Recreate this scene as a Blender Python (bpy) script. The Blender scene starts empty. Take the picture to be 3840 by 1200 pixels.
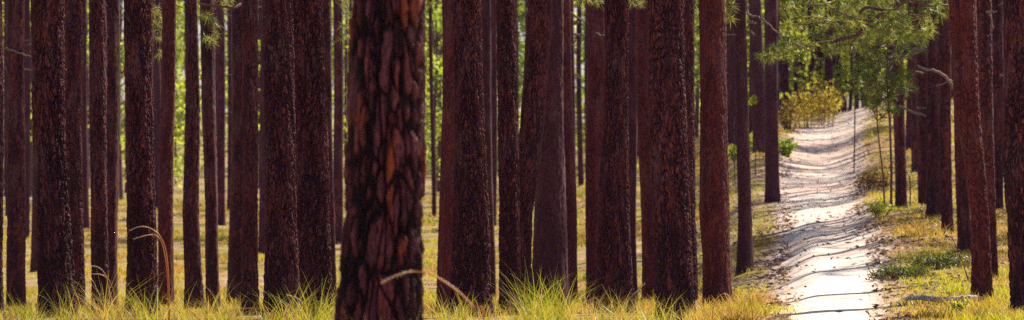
import bpy, math, random
import numpy as np
from mathutils import Vector

# ------------------------------------------------------------------ camera, sky, sun, exposure
S = bpy.context.scene
COL = S.collection
F = 13662.0            # focal length in pixels of the 3840 px wide photograph
HORIZON, EYE = 715.0, 1.6
cam_data = bpy.data.cameras.new("camera")
cam = bpy.data.objects.new("camera", cam_data)
COL.objects.link(cam)
cam.location = (0, 0, EYE)
cam.rotation_euler = (math.radians(90), 0, 0)
cam_data.sensor_width = 36
cam_data.lens = 36 * F / 3840
cam_data.shift_y = (HORIZON - 600) / 3840
cam_data.clip_start = 0.5
cam_data.clip_end = 4000
cam_data.dof.use_dof = True
cam_data.dof.focus_distance = 42.5
cam_data.dof.aperture_fstop = cam_data.lens / 1000 / 0.036
S.camera = cam

SUN_AZ, SUN_EL = 43.0, 44.0          # azimuth from the viewing direction towards the right
world = bpy.data.worlds.new("World")
S.world = world
world.use_nodes = True
wn = world.node_tree.nodes
sky = wn.new("ShaderNodeTexSky")
sky.sky_type = 'NISHITA'
sky.sun_disc = False
sky.sun_elevation = math.radians(SUN_EL)
sky.sun_rotation = math.radians(SUN_AZ)
world.node_tree.links.new(sky.outputs[0], wn["Background"].inputs[0])
wn["Background"].inputs[1].default_value = 0.06

sun_data = bpy.data.lights.new("sun", 'SUN')
sun_data.energy = 5.0
sun_data.angle = math.radians(0.5)
sun_data.color = (1.0, 0.90, 0.74)
sun = bpy.data.objects.new("sun", sun_data)
COL.objects.link(sun)
sdir = Vector((math.sin(math.radians(SUN_AZ)) * math.cos(math.radians(SUN_EL)),
               math.cos(math.radians(SUN_AZ)) * math.cos(math.radians(SUN_EL)),
               math.sin(math.radians(SUN_EL))))
sun.rotation_euler = sdir.to_track_quat('Z', 'Y').to_euler()
sun.location = (20, 30, 60)

S.view_settings.view_transform = 'Standard'
S.view_settings.look = 'None'
S.view_settings.gamma = 1.0
S.view_settings.exposure = 0.93
S.render.engine = 'CYCLES'
S.cycles.use_denoising = False   # the fine bark and grass keep their crispness
S.cycles.max_bounces = 6
S.cycles.sample_clamp_indirect = 3.0
S.cycles.transparent_max_bounces = 8

rng = np.random.default_rng(7)
random.seed(7)
PI = math.pi

# ------------------------------------------------------------------ small helpers
def smooth(a, b, x):
    t = np.clip((np.asarray(x, float) - a) / (b - a), 0, 1)   # a > b gives the falling step
    return t * t * (3 - 2 * t)

_NT = np.random.default_rng(99).random((256, 256))
def vnoise(x, y):
    """value noise in 0..1"""
    x = np.asarray(x, float); y = np.asarray(y, float)
    xi = np.floor(x).astype(int); yi = np.floor(y).astype(int)
    fx = x - xi; fy = y - yi
    fx = fx * fx * (3 - 2 * fx); fy = fy * fy * (3 - 2 * fy)
    g = lambda a, b: _NT[a & 255, b & 255]
    return (g(xi, yi) * (1 - fx) + g(xi + 1, yi) * fx) * (1 - fy) + (g(xi, yi + 1) * (1 - fx) + g(xi + 1, yi + 1) * fx) * fy
def fbm(x, y, o=4):
    s = 0; a = 0.5; n = 0
    for k in range(o):
        s = s + a * vnoise(x * 2 ** k + 17.3 * k, y * 2 ** k + 5.1 * k); n += a; a *= 0.5
    return s / n

def mesh_obj(name, verts, faces, mat, parent=None, attrs=None, smooth_shade=False, loc=None):
    """faces: int array (n,3) or (n,4), or a list of such arrays"""
    me = bpy.data.meshes.new(name)
    verts = np.asarray(verts, np.float32)
    if not isinstance(faces, list):
        faces = [faces]
    faces = [np.asarray(f, np.int32) for f in faces if len(f)]
    loops = np.concatenate([f.ravel() for f in faces])
    sizes = np.concatenate([np.full(len(f), f.shape[1], np.int32) for f in faces])
    starts = np.concatenate([[0], np.cumsum(sizes)[:-1]]).astype(np.int32)
    me.vertices.add(len(verts)); me.vertices.foreach_set("co", verts.ravel())
    me.loops.add(len(loops)); me.loops.foreach_set("vertex_index", loops)
    me.polygons.add(len(sizes)); me.polygons.foreach_set("loop_start", starts)
    me.polygons.foreach_set("use_smooth", np.full(len(sizes), smooth_shade))
    me.update(calc_edges=True)
    for k, v in (attrs or {}).items():
        v = np.asarray(v, np.float32)
        a = me.attributes.new(k, 'FLOAT', 'POINT')
        a.data.foreach_set("value", v)
    me.materials.append(mat)
    o = bpy.data.objects.new(name, me)
    COL.objects.link(o)
    if parent is not None:
        o.parent = parent
    if loc is not None:
        o.location = loc
    return o

def tag(o, label=None, cat=None, group=None, kind=None):
    for k, v in (("label", label), ("category", cat), ("group", group), ("kind", kind)):
        if v:
            o[k] = v
    return o

def empty(name, loc):
    o = bpy.data.objects.new(name, None)
    o.empty_display_size = 0.3
    COL.objects.link(o)
    o.location = loc
    return o

class Geo:
    """collects tubes and blades, then builds them as one mesh"""
    def __init__(self):
        self.v = []; self.q = []; self.t = []; self.a = []; self.n = 0
    def add(self, v, q=None, t=None, a=0.5):
        v = np.asarray(v, float)
        self.v.append(v)
        if q is not None and len(q): self.q.append(np.asarray(q) + self.n)
        if t is not None and len(t): self.t.append(np.asarray(t) + self.n)
        self.a.append(np.broadcast_to(np.asarray(a, float), (len(v),)))
        self.n += len(v)
    def tube(self, pts, r0, r1, seg=6, a=0.5):
        pts = np.asarray(pts, float); m = len(pts)
        tan = np.gradient(pts, axis=0)
        tan /= np.linalg.norm(tan, axis=1, keepdims=True) + 1e-9
        ref = np.array([0.13, 0.31, 0.94])
        if abs(np.dot(tan[0], ref)) > 0.85: ref = np.array([0.9, 0.4, 0.1])
        u = np.cross(tan, ref); u /= np.linalg.norm(u, axis=1, keepdims=True) + 1e-9
        w = np.cross(tan, u)
        th = np.arange(seg) / seg * 2 * PI
        r = np.linspace(r0, r1, m)[:, None, None]
        ring = pts[:, None, :] + r * (np.cos(th)[None, :, None] * u[:, None, :] + np.sin(th)[None, :, None] * w[:, None, :])
        v = ring.reshape(-1, 3)
        i = np.arange(m - 1)[:, None] * seg; j = np.arange(seg)[None, :]; k = (j + 1) % seg
        q = np.stack([i + j, i + k, i + seg + k, i + seg + j], -1).reshape(-1, 4)
        v = np.vstack([v, pts[0], pts[-1]])
        b = m * seg; j = np.arange(seg)
        t = np.vstack([np.stack([np.full(seg, b), (j + 1) % seg, j], -1),
                       np.stack([np.full(seg, b + 1), (m - 1) * seg + j, (m - 1) * seg + (j + 1) % seg], -1)])
        self.add(v, q, t, a)
    def build(self, name, mat, parent=None, loc=None, smooth_shade=False):
        f = []
        if self.q: f.append(np.vstack(self.q))
        if self.t: f.append(np.vstack(self.t))
        return mesh_obj(name, np.vstack(self.v), f, mat, parent, {"tone": np.concatenate(self.a)}, smooth_shade, loc)

# ------------------------------------------------------------------ materials
def nodes_of(name):
    m = bpy.data.materials.new(name); m.use_nodes = True
    nt = m.node_tree
    return m, nt, nt.nodes, nt.links, nt.nodes["Principled BSDF"]
def ramp(nt, stops, interp='LINEAR'):
    r = nt.nodes.new("ShaderNodeValToRGB"); r.color_ramp.interpolation = interp
    el = r.color_ramp.elements
    while len(el) < len(stops): el.new(0.5)
    for e, (p, c) in zip(el, stops):
        e.position = p; e.color = (c[0], c[1], c[2], 1)
    return r
def mixc(nt, a, b, fac, mode='MIX'):
    m = nt.nodes.new("ShaderNodeMix"); m.data_type = 'RGBA'; m.blend_type = mode
    for idx, val in ((0, fac), (6, a), (7, b)):
        if hasattr(val, "links"): nt.links.new(val, m.inputs[idx])
        elif idx == 0: m.inputs[0].default_value = val
        else: m.inputs[idx].default_value = (*val, 1)
    return m.outputs[2]
def noise(nt, scale, detail=4, vec=None, rough=0.55):
    n = nt.nodes.new("ShaderNodeTexNoise"); n.inputs["Scale"].default_value = scale
    n.inputs["Detail"].default_value = detail; n.inputs["Roughness"].default_value = rough
    if vec is not None: nt.links.new(vec, n.inputs["Vector"])
    return n
def attr(nt, name):
    a = nt.nodes.new("ShaderNodeAttribute"); a.attribute_name = name
    return a.outputs["Fac"]
def objvec(nt, scale=(1, 1, 1)):
    tc = nt.nodes.new("ShaderNodeTexCoord"); mp = nt.nodes.new("ShaderNodeMapping")
    mp.inputs["Scale"].default_value = scale
    nt.links.new(tc.outputs["Object"], mp.inputs["Vector"])
    return mp.outputs[0]

def bark_material(name, stops, crack, char, spots=(0.30, 0.075, 0.02)):
    m, nt, N, L, B = nodes_of(name)
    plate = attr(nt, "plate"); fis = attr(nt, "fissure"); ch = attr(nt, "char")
    r = ramp(nt, stops); L.new(plate, r.inputs[0])
    v = objvec(nt, (1, 1, 0.45))
    n1 = noise(nt, 55, 5, v); n2 = noise(nt, 6, 3, v)
    rv = ramp(nt, [(0.25, (0.45, 0.45, 0.45)), (0.75, (1.35, 1.3, 1.3))]); L.new(n1.outputs[0], rv.inputs[0])
    c = mixc(nt, r.outputs[0], rv.outputs[0], 1.0, 'MULTIPLY')
    rs = ramp(nt, [(0.58, (0, 0, 0)), (0.70, (1, 1, 1))]); L.new(n2.outputs[0], rs.inputs[0])
    sp = nt.nodes.new("ShaderNodeMath"); sp.operation = 'MULTIPLY'
    L.new(rs.outputs[0], sp.inputs[0]); sp.inputs[1].default_value = 0.30
    c = mixc(nt, c, spots, sp.outputs[0])
    n5 = noise(nt, 2.3, 5, v); rg = ramp(nt, [(0.50, (0, 0, 0)), (0.68, (.55, .55, .55))]); L.new(n5.outputs[0], rg.inputs[0])
    c = mixc(nt, c, (.17, .10, .11), rg.outputs[0])
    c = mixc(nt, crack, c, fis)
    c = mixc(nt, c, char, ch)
    L.new(c, B.inputs["Base Color"])
    B.inputs["Roughness"].default_value = 0.8
    B.inputs["Specular IOR Level"].default_value = 0.25
    bp = nt.nodes.new("ShaderNodeBump"); bp.inputs["Strength"].default_value = 0.55; bp.inputs["Distance"].default_value = 0.006
    n3 = noise(nt, 90, 6, v, 0.65); L.new(n3.outputs[0], bp.inputs["Height"]); L.new(bp.outputs[0], B.inputs["Normal"])
    return m

K = 1.0
def c3(a, b, c): return (a * 1.06, b * 0.66, c * 0.72)
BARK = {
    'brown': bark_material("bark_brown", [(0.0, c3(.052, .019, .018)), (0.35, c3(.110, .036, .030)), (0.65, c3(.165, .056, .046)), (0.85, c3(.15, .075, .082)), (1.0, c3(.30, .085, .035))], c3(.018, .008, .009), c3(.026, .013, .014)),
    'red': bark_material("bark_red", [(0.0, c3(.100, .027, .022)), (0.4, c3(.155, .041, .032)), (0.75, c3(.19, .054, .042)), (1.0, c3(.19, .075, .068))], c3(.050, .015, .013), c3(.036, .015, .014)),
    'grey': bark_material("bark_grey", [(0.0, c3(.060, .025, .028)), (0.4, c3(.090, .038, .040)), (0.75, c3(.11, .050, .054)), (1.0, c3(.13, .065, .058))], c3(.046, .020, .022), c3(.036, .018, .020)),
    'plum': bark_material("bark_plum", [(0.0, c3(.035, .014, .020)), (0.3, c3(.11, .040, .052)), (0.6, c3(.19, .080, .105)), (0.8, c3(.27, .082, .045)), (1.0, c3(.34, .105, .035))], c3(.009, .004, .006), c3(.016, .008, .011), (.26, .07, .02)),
}

def leaf_material(name, lo, mid, hi, tlo, thi, trans=0.5, rough=0.5):
    m, nt, N, L, B = nodes_of(name)
    t = attr(nt, "tone")
    r1 = ramp(nt, [(0, lo), (0.5, mid), (1, hi)]); L.new(t, r1.inputs[0])
    r2 = ramp(nt, [(0, tlo), (1, thi)]); L.new(t, r2.inputs[0])
    L.new(r1.outputs[0], B.inputs["Base Color"]); B.inputs["Roughness"].default_value = rough
    B.inputs["Specular IOR Level"].default_value = 0.3
    tr = N.new("ShaderNodeBsdfTranslucent"); L.new(r2.outputs[0], tr.inputs["Color"])
    mx = N.new("ShaderNodeMixShader"); mx.inputs[0].default_value = trans
    L.new(B.outputs[0], mx.inputs[1]); L.new(tr.outputs[0], mx.inputs[2])
    L.new(mx.outputs[0], N["Material Output"].inputs["Surface"])
    return m
NEEDLE = leaf_material("pine_needles", (.05, .08, .015), (.12, .15, .03), (.34, .29, .09), (.11, .19, .015), (.50, .48, .08), 0.45, 0.4)
NEEDLE_DARK = leaf_material("sapling_needles", (.025, .05, .012), (.07, .12, .02), (.20, .20, .05), (.10, .17, .015), (.42, .44, .04), 0.45, 0.45)
LEAF = leaf_material("understory_leaves", (.07, .13, .015), (.18, .24, .03), (.33, .34, .05), (.30, .44, .02), (.72, .78, .06), 0.6)
SHRUB = leaf_material("turning_leaves", (.20, .10, .03), (.48, .32, .05), (.60, .48, .05), (.36, .20, .04), (.85, .72, .06), 0.6)
HERB_SHADED = leaf_material("shaded_herbs", (.04, .06, .015), (.09, .12, .02), (.20, .22, .03), (.10, .16, .01), (.35, .40, .03), 0.35)  # leaf greens darkened in the colour itself to stand in for shade
GRASS = leaf_material("short_grass", (.42, .21, .07), (.48, .33, .03), (.30, .34, .012), (.60, .34, .07), (.62, .58, .02), 0.45)
WIRE = leaf_material("wiregrass_blades", (.66, .42, .22), (.42, .26, .03), (.18, .23, .01), (.78, .44, .12), (.42, .48, .01), 0.5, 0.4)
STALK = leaf_material("dry_stalk", (.50, .17, .03), (.58, .30, .10), (.80, .64, .50), (.6, .22, .03), (.9, .7, .5), 0.4)

def simple_wood(name, lo, hi, scale=40):
    m, nt, N, L, B = nodes_of(name)
    v = objvec(nt, (1, 1, 1)); n = noise(nt, scale, 5, v)
    r = ramp(nt, [(0.3, lo), (0.7, hi)]); L.new(n.outputs[0], r.inputs[0])
    L.new(r.outputs[0], B.inputs["Base Color"]); B.inputs["Roughness"].default_value = 0.85
    bp = N.new("ShaderNodeBump"); bp.inputs["Strength"].default_value = 0.5; bp.inputs["Distance"].default_value = 0.01
    L.new(n.outputs[0], bp.inputs["Height"]); L.new(bp.outputs[0], B.inputs["Normal"])
    return m
LIMB = simple_wood("limb_bark", (.07, .035, .025), (.20, .10, .07))
DEADWOOD = simple_wood("weathered_deadwood", (.11, .07, .06), (.32, .23, .20), 30)
LOGWOOD = simple_wood("log_wood", (.34, .26, .25), (.78, .72, .70), 18)

# ------------------------------------------------------------------ terrain
D_ = [0, 18, 32, 45, 48, 52, 57, 60, 65, 70, 75, 85, 95, 105, 115, 130, 150, 180, 250, 400, 1500]
PROF = {
    1700: [0, .12, .20, 0, -.11, -.28, -.42, -.47, -.53, -.58, -.62, -.60, -.48, -.28, -.02, .30, .75, 1.25, 2.2, 5.0, 30],
    2450: [0, .12, .20, 0, -.10, -.24, -.34, -.37, -.39, -.36, -.30, -.10, .25, .65, 1.1, 1.8, 2.6, 3.6, 4.4, 8.0, 30],
    2850: [0, .10, .16, 0, 0, .01, .06, .13, .3, .5, .72, 1.12, 1.6, 2.3, 2.95, 3.7, 4.5, 5.0, 6, 10, 30],
    3080: [0, .05, .02, 0, .10, .24, .41, .50, .65, .81, .96, 1.29, 1.68, 2.1, 2.6, 3.6, 4.72, 5.0, 6.0, 10, 30],
    3330: [0, .05, .02, 0, .08, .22, .46, .66, .86, 1.04, 1.18, 1.5, 1.95, 2.5, 3.1, 4.1, 5.2, 5.7, 6.8, 11, 30],
    3600: [0, .05, .02, .0, .09, .20, .50, .70, .92, 1.08, 1.2, 1.6, 2.05, 2.6, 3.2, 4.2, 5.3, 6.4, 8.5, 13, 30],
}
US = np.array(sorted(PROF)); PZ = np.array([PROF[u] for u in US])
DF_ = np.concatenate([np.arange(0, 260, 1.0), np.geomspace(262, 1500, 60)])
def _soft(p):          # the profile without kinks
    k = np.arange(-6, 7); w = np.exp(-(k / 3.2) ** 2)
    return sum(w[i] * np.interp(DF_ + k[i], D_, p) for i in range(len(k))) / w.sum()
PF = np.array([_soft(p) for p in PZ])
def ground_base(x, d):
    x = np.asarray(x, float); d = np.asarray(d, float)
    dd = np.maximum(d, 1.0)
    u = 1920 + x / np.maximum(dd, 20) * F
    zs = np.array([np.interp(dd, DF_, p) for p in PF])
    out = zs[0].copy() if zs[0].ndim else zs[0]
    for i in range(len(US) - 1):
        t = smooth(US[i], US[i + 1], u)
        out = out + (zs[i + 1] - zs[i]) * t
    return out
def ground(x, d):
    x = np.asarray(x, float); d = np.asarray(d, float)
    b = ground_base(x, d)
    far = np.clip(d / 60, 0.4, 1.5)
    off = path_off(x, d)
    lump = (fbm(x * 0.35 + 3, d * 0.22 + 9, 4) - 0.5) * 0.17 * far * smooth(0.0, 1.2, off)
    return b + lump + 0.05 * smooth(-0.2, 0.35, off) * np.clip((d - 40) / 10, 0, 1)
PATH = np.array([  # depth, left and right edge (photo px at that depth)
    (-10, 2945, 3290), (30, 2945, 3290), (45, 2945, 3290), (50, 2948, 3290), (56, 2950, 3280), (60, 2930, 3290), (64, 2920, 3296), (67, 2935, 3250), (72, 2958, 3228),
    (85, 2950, 3212), (95, 2930, 3212), (105, 2925, 3225), (113, 2950, 3212), (120, 2975, 3205), (127, 2960, 3225),
    (135, 3040, 3250), (142, 3105, 3270), (150, 3130, 3290), (165, 3150, 3300), (400, 3300, 3400)])
def path_edges(d):
    d = np.asarray(d, float); dd = np.maximum(d, 30)
    l = (np.interp(dd, PATH[:, 0], PATH[:, 1]) - 1920) / F * dd
    r = (np.interp(dd, PATH[:, 0], PATH[:, 2]) - 1920) / F * dd
    return l, r
def path_off(x, d):
    l, r = path_edges(d)
    return np.maximum(l - x, x - r)
def gz(x, d): return float(ground(np.array([x]), np.array([d]))[0])

def W(px, py, d):
    return np.array([(px - 1920) / F * d, d, EYE - (py - HORIZON) / F * d])

def ground_material():
    m, nt, N, L, B = nodes_of("forest_floor")
    v = objvec(nt)
    a = noise(nt, 0.55, 5, v); b = noise(nt, 3.0, 6, v); c = noise(nt, 14.0, 5, v, 0.7)
    r1 = ramp(nt, [(0.30, (.14, .08, .05)), (0.5, (.38, .24, .15)), (0.7, (.54, .38, .26))]); L.new(b.outputs[0], r1.inputs[0])
    r2 = ramp(nt, [(0.32, (.07, .07, .015)), (0.52, (.28, .23, .04)), (0.72, (.50, .36, .08))]); L.new(c.outputs[0], r2.inputs[0])
    rm = ramp(nt, [(0.42, (0, 0, 0)), (0.56, (1, 1, 1))]); L.new(a.outputs[0], rm.inputs[0])
    col = mixc(nt, r1.outputs[0], r2.outputs[0], rm.outputs[0])
    r4 = ramp(nt, [(0.35, (.20, .10, .07)), (0.5, (.42, .26, .19)), (0.62, (.60, .44, .36))]); L.new(b.outputs[0], r4.inputs[0])
    col = mixc(nt, col, r4.outputs[0], attr(nt, "tone"))
    col = mixc(nt, col, (.62, .52, .46), attr(nt, "sand"))
    L.new(col, B.inputs["Base Color"]); B.inputs["Roughness"].default_value = 0.95
    B.inputs["Specular IOR Level"].default_value = 0.1
    bp = N.new("ShaderNodeBump"); bp.inputs["Strength"].default_value = 0.9; bp.inputs["Distance"].default_value = 0.05
    L.new(c.outputs[0], bp.inputs["Height"]); L.new(bp.outputs[0], B.inputs["Normal"])
    return m
def path_material():
    m, nt, N, L, B = nodes_of("sandy_path")
    v = objvec(nt, (0.8, 1.4, 1)); v2 = objvec(nt, (1, 1, 1))
    a = noise(nt, 1.3, 6, v, 0.6); b = noise(nt, 7.0, 8, v2, 0.75)
    r1 = ramp(nt, [(0.28, (.44, .31, .25)), (0.40, (.68, .57, .50)), (0.52, (.84, .76, .69))]); L.new(a.outputs[0], r1.inputs[0])
    r2 = ramp(nt, [(0.32, (.50, .42, .40)), (0.44, (.88, .84, .82)), (0.54, (1, 1, 1))]); L.new(b.outputs[0], r2.inputs[0])
    c = mixc(nt, r1.outputs[0], r2.outputs[0], 1.0, 'MULTIPLY')
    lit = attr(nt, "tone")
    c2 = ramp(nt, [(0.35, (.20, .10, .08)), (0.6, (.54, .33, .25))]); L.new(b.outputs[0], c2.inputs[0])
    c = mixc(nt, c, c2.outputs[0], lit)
    L.new(c, B.inputs["Base Color"]); B.inputs["Roughness"].default_value = 0.95
    B.inputs["Specular IOR Level"].default_value = 0.1
    bp = N.new("ShaderNodeBump"); bp.inputs["Strength"].default_value = 0.6; bp.inputs["Distance"].default_value = 0.04
    L.new(b.outputs[0], bp.inputs["Height"]); L.new(bp.outputs[0], B.inputs["Normal"])
    return m

def build_ground():
    d = np.concatenate([np.linspace(-40, 28, 25), np.linspace(29, 130, 330), np.linspace(131, 260, 130), np.geomspace(270, 1500, 30)])
    t = np.concatenate([np.linspace(-2.5, -0.2, 24), np.linspace(-0.19, 0.19, 300), np.linspace(0.2, 2.5, 24)])
    T, D = np.meshgrid(t, d)
    X = T * (np.maximum(D, 0) + 25)
    Z = ground(X, D)
    v = np.stack([X, D, Z], -1).reshape(-1, 3)
    n = len(t); i = np.arange(len(d) - 1)[:, None] * n; j = np.arange(n - 1)[None, :]
    q = np.stack([i + j, i + j + 1, i + n + j + 1, i + n + j], -1).reshape(-1, 4)
    off = path_off(X, D)
    wear = smooth(0.55, 0.0, off + 0.9 * (fbm(X * 0.9 + 2, D * 0.5, 4) - 0.5)) * np.clip((D - 42) / 8, 0.6, 1)
    wear = np.where(off > -5, wear, 0)
    tag(mesh_obj("ground", v, q, ground_material(), attrs={"tone": wear.ravel(), "sand": (np.where(off > -5, smooth(0.34, 0.02, off + 0.75 * (fbm(X * 2.2 + 2, D * 1.1, 5) - 0.45)), 0)).ravel()}, smooth_shade=True), "forest floor of pine straw, thin grass and bare soil", kind="structure")
    # the path: a sheet of its own laid on the ground, ragged at its edges, ridged by roots and washed steps
    d = np.concatenate([np.linspace(-10, 38, 60), np.arange(38.2, 120, 0.13), np.arange(120, 168, 0.35)])
    s = np.linspace(-1, 1, 48)
    l, r = path_edges(d)
    l = l - 0.04 - 0.30 * (fbm(d * 1.6, d * 0 + 3.3, 5) - 0.4) * np.clip(d / 60, 0.6, 1.5)
    r = r + 0.04 + 0.30 * (fbm(d * 1.5, d * 0 + 8.7, 5) - 0.4) * np.clip(d / 60, 0.6, 1.5)
    Sg, D = np.meshgrid(s, d)
    X = (l[:, None] + r[:, None]) / 2 + Sg * (r - l)[:, None] / 2
    rough = np.clip((D - 52) / 30, 0.15, 1)
    Z = ground(X, D) + 0.010
    Z += (fbm(X * 0.9, D * 0.22, 2) - 0.5) * 0.03 * rough * (1 - Sg ** 6)
    ridge = np.abs(fbm(X * 0.35 + 30, D * 0.8 + 4, 5) - 0.5)
    Z += 0.004 * smooth(.45, .6, fbm(X * 0.4, D * 0.3 + 7, 2)) * np.exp(-(ridge / 0.014) ** 2) * rough * (1 - Sg ** 6)
    Z = np.maximum(Z, ground(X, D) + 0.006)
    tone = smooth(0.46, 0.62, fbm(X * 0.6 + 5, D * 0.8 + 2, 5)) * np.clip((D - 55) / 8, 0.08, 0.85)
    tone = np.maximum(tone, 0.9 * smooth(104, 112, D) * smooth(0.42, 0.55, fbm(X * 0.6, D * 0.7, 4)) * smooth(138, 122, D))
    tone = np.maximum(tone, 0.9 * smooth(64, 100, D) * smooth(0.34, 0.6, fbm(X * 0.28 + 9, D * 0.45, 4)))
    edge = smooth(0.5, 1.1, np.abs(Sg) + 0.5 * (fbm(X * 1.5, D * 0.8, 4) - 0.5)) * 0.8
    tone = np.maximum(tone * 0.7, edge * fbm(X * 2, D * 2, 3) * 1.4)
    v = np.stack([X, D, Z], -1).reshape(-1, 3)
    n = len(s); i = np.arange(len(d) - 1)[:, None] * n; j = np.arange(n - 1)[None, :]
    q = np.stack([i + j, i + j + 1, i + n + j + 1, i + n + j], -1).reshape(-1, 4)
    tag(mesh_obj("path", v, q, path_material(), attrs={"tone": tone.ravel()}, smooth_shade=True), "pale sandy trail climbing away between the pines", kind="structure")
build_ground()

# ------------------------------------------------------------------ tree trunks
def bark_relief(th, z, R, seed, cw, cl, gap=0.0):
    """stretched cell pattern: plates parted by fissures. Returns relief (m), plate tone, fissure factor"""
    r = np.random.default_rng(seed)
    tab = r.random((3, 1 << 14))
    n = max(6, int(round(2 * PI * R / cw)))
    a = th / (2 * PI) * n
    b = z / cl
    # periodic noise round the stem: sample it on a circle
    ux = np.cos(th) * R / cw; uy = np.sin(th) * R / cw
    w1 = fbm(ux * 0.8 + seed + z * 1.7, uy * 0.8 + z / cl * 0.6, 5); w2 = fbm(ux * 0.7 + 40 + z * 2.1, uy * 0.7 + seed + z / cl * 0.5, 5)
    a = a + 2.6 * (w1 - 0.5)
    b = b + 2.0 * (w2 - 0.5)
    ia = np.floor(a).astype(int); ib = np.floor(b).astype(int)
    F1 = np.full(a.shape, 9.0); F2 = np.full(a.shape, 9.0); ID = np.zeros(a.shape, int)
    for da in (-1, 0, 1):
        ca = ia + da; hc = ((ca % n) * 3571 + 11) & 16383
        sc = 0.55 + 1.0 * tab[2][hc]; bc = b * sc + 60 * tab[1][hc]; ibc = np.floor(bc).astype(int)
        for db in (-1, 0, 1):
            cb = ibc + db
            h = ((ca % n) * 7919 + cb * 104729) & 16383
            pa = ca + 0.2 + 0.6 * tab[0][h]; pb = cb + 0.05 + 0.9 * tab[1][h]
            ddx = np.abs(a - pa); ddy = np.abs(bc - pb) / sc
            dist = np.maximum(ddx, ddy) * 0.6 + np.hypot(ddx, ddy) * 0.4
            closer = dist < F1
            F2 = np.where(closer, F1, np.minimum(F2, dist))
            ID = np.where(closer, h, ID); F1 = np.where(closer, dist, F1)
    e = F2 - F1
    open_ = smooth(0.35, 0.65, fbm(ux * 0.5 + 9, uy * 0.5 + z / cl * 0.35 + seed, 3))
    h = smooth(-0.12 + 0.14 * open_ + gap, 0.16 + 0.26 * open_ + gap, e)
    rnd = tab[2][ID]
    # long continuous furrows running up the stem
    f = np.abs(fbm(ux * 0.42 + seed * 0.37, uy * 0.42 + z / cl * 0.16, 4) - 0.5)
    h = h * (0.25 + 0.75 * smooth(0.0, 0.045, f))
    return h, rnd

def trunk_mesh(name, mat, base, cx, cy, rad, zrows, R, d, seed, parent, rough=1.0, plate=(0.045, 0.14), char_h=1.1, res=None):
    """cx, cy, rad: functions of height above the base"""
    seg_w = res or (0.0055 if d < 30 else 0.0085 if d < 57 else 0.016 if d < 80 else 0.04)
    ns = int(np.clip(2 * PI * R / seg_w, 12, 300))
    th = np.arange(ns) / ns * 2 * PI
    TH, Z = np.meshgrid(th, zrows)
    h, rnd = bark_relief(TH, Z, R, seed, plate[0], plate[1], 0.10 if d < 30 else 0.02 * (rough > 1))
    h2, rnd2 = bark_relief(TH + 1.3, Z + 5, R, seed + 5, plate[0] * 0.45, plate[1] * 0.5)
    rr = rad(zrows)[:, None]
    rough_n = fbm(np.cos(TH) * R * 60 + 5, np.sin(TH) * R * 60 + Z * 34, 3) - 0.5
    relief = (h - 1) * 0.016 + (rnd - 0.5) * 0.010 + (h2 - 1) * 0.004 + (rnd2 - .5) * 0.005 + rough_n * 0.012
    lobes = (0.012 if d < 30 else 0.035) * np.cos(3 * TH + seed) + 0.02 * np.cos(5 * TH + seed * 2 + Z * 0.7) + 0.02 * np.cos(2 * TH + Z * 0.9)
    low = np.exp(-np.clip(Z + 0.05, 0, None) / 0.22)
    flare = 1 + low * (0.16 + 0.10 * np.cos(4 * TH + seed) + 0.07 * np.cos(7 * TH + 2 * seed))
    RR = rr * (1 + lobes) * flare + relief * rough * (R / 0.19) ** 0.5
    X = cx(zrows)[:, None] + RR * np.cos(TH)
    Y = cy(zrows)[:, None] + RR * np.sin(TH)
    v = np.stack([X, Y, Z], -1).reshape(-1, 3)
    m = len(zrows); i = np.arange(m - 1)[:, None] * ns; j = np.arange(ns)[None, :]; k = (j + 1) % ns
    q = np.stack([i + j, i + k, i + ns + k, i + ns + j], -1).reshape(-1, 4)
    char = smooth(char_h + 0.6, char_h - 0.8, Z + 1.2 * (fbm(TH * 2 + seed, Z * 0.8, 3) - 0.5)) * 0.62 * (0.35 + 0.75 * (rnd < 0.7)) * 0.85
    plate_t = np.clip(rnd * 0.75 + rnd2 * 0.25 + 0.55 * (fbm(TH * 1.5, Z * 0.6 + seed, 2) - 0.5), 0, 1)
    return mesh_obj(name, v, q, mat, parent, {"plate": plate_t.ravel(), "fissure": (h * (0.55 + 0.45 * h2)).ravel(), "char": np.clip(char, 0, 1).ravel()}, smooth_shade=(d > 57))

# crowns: needle tufts on limbs, a few variants whose mesh data all trees share
def tuft(g, c, R, n, r, width=0.006, up=0.3, tone=None, droop=0.15):
    """a pompom of needles"""
    dirs = r.normal(size=(n, 3)); dirs[:, 2] += up
    dirs /= np.linalg.norm(dirs, axis=1, keepdims=True)
    L = R * (0.65 + 0.5 * r.random(n))
    side = np.cross(dirs, r.normal(size=(n, 3))); side /= np.linalg.norm(side, axis=1, keepdims=True) + 1e-9
    p0 = c + dirs * 0.02
    tip = c + dirs * L[:, None]; tip[:, 2] -= droop * L
    v = np.stack([p0 - side * width, p0 + side * width, tip], 1).reshape(-1, 3)
    t = np.arange(n * 3).reshape(-1, 3)
    tn = (r.random() if tone is None else tone)
    g.add(v, None, t, np.repeat(np.clip(tn + r.normal(size=n) * 0.12, 0, 1), 3))

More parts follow.
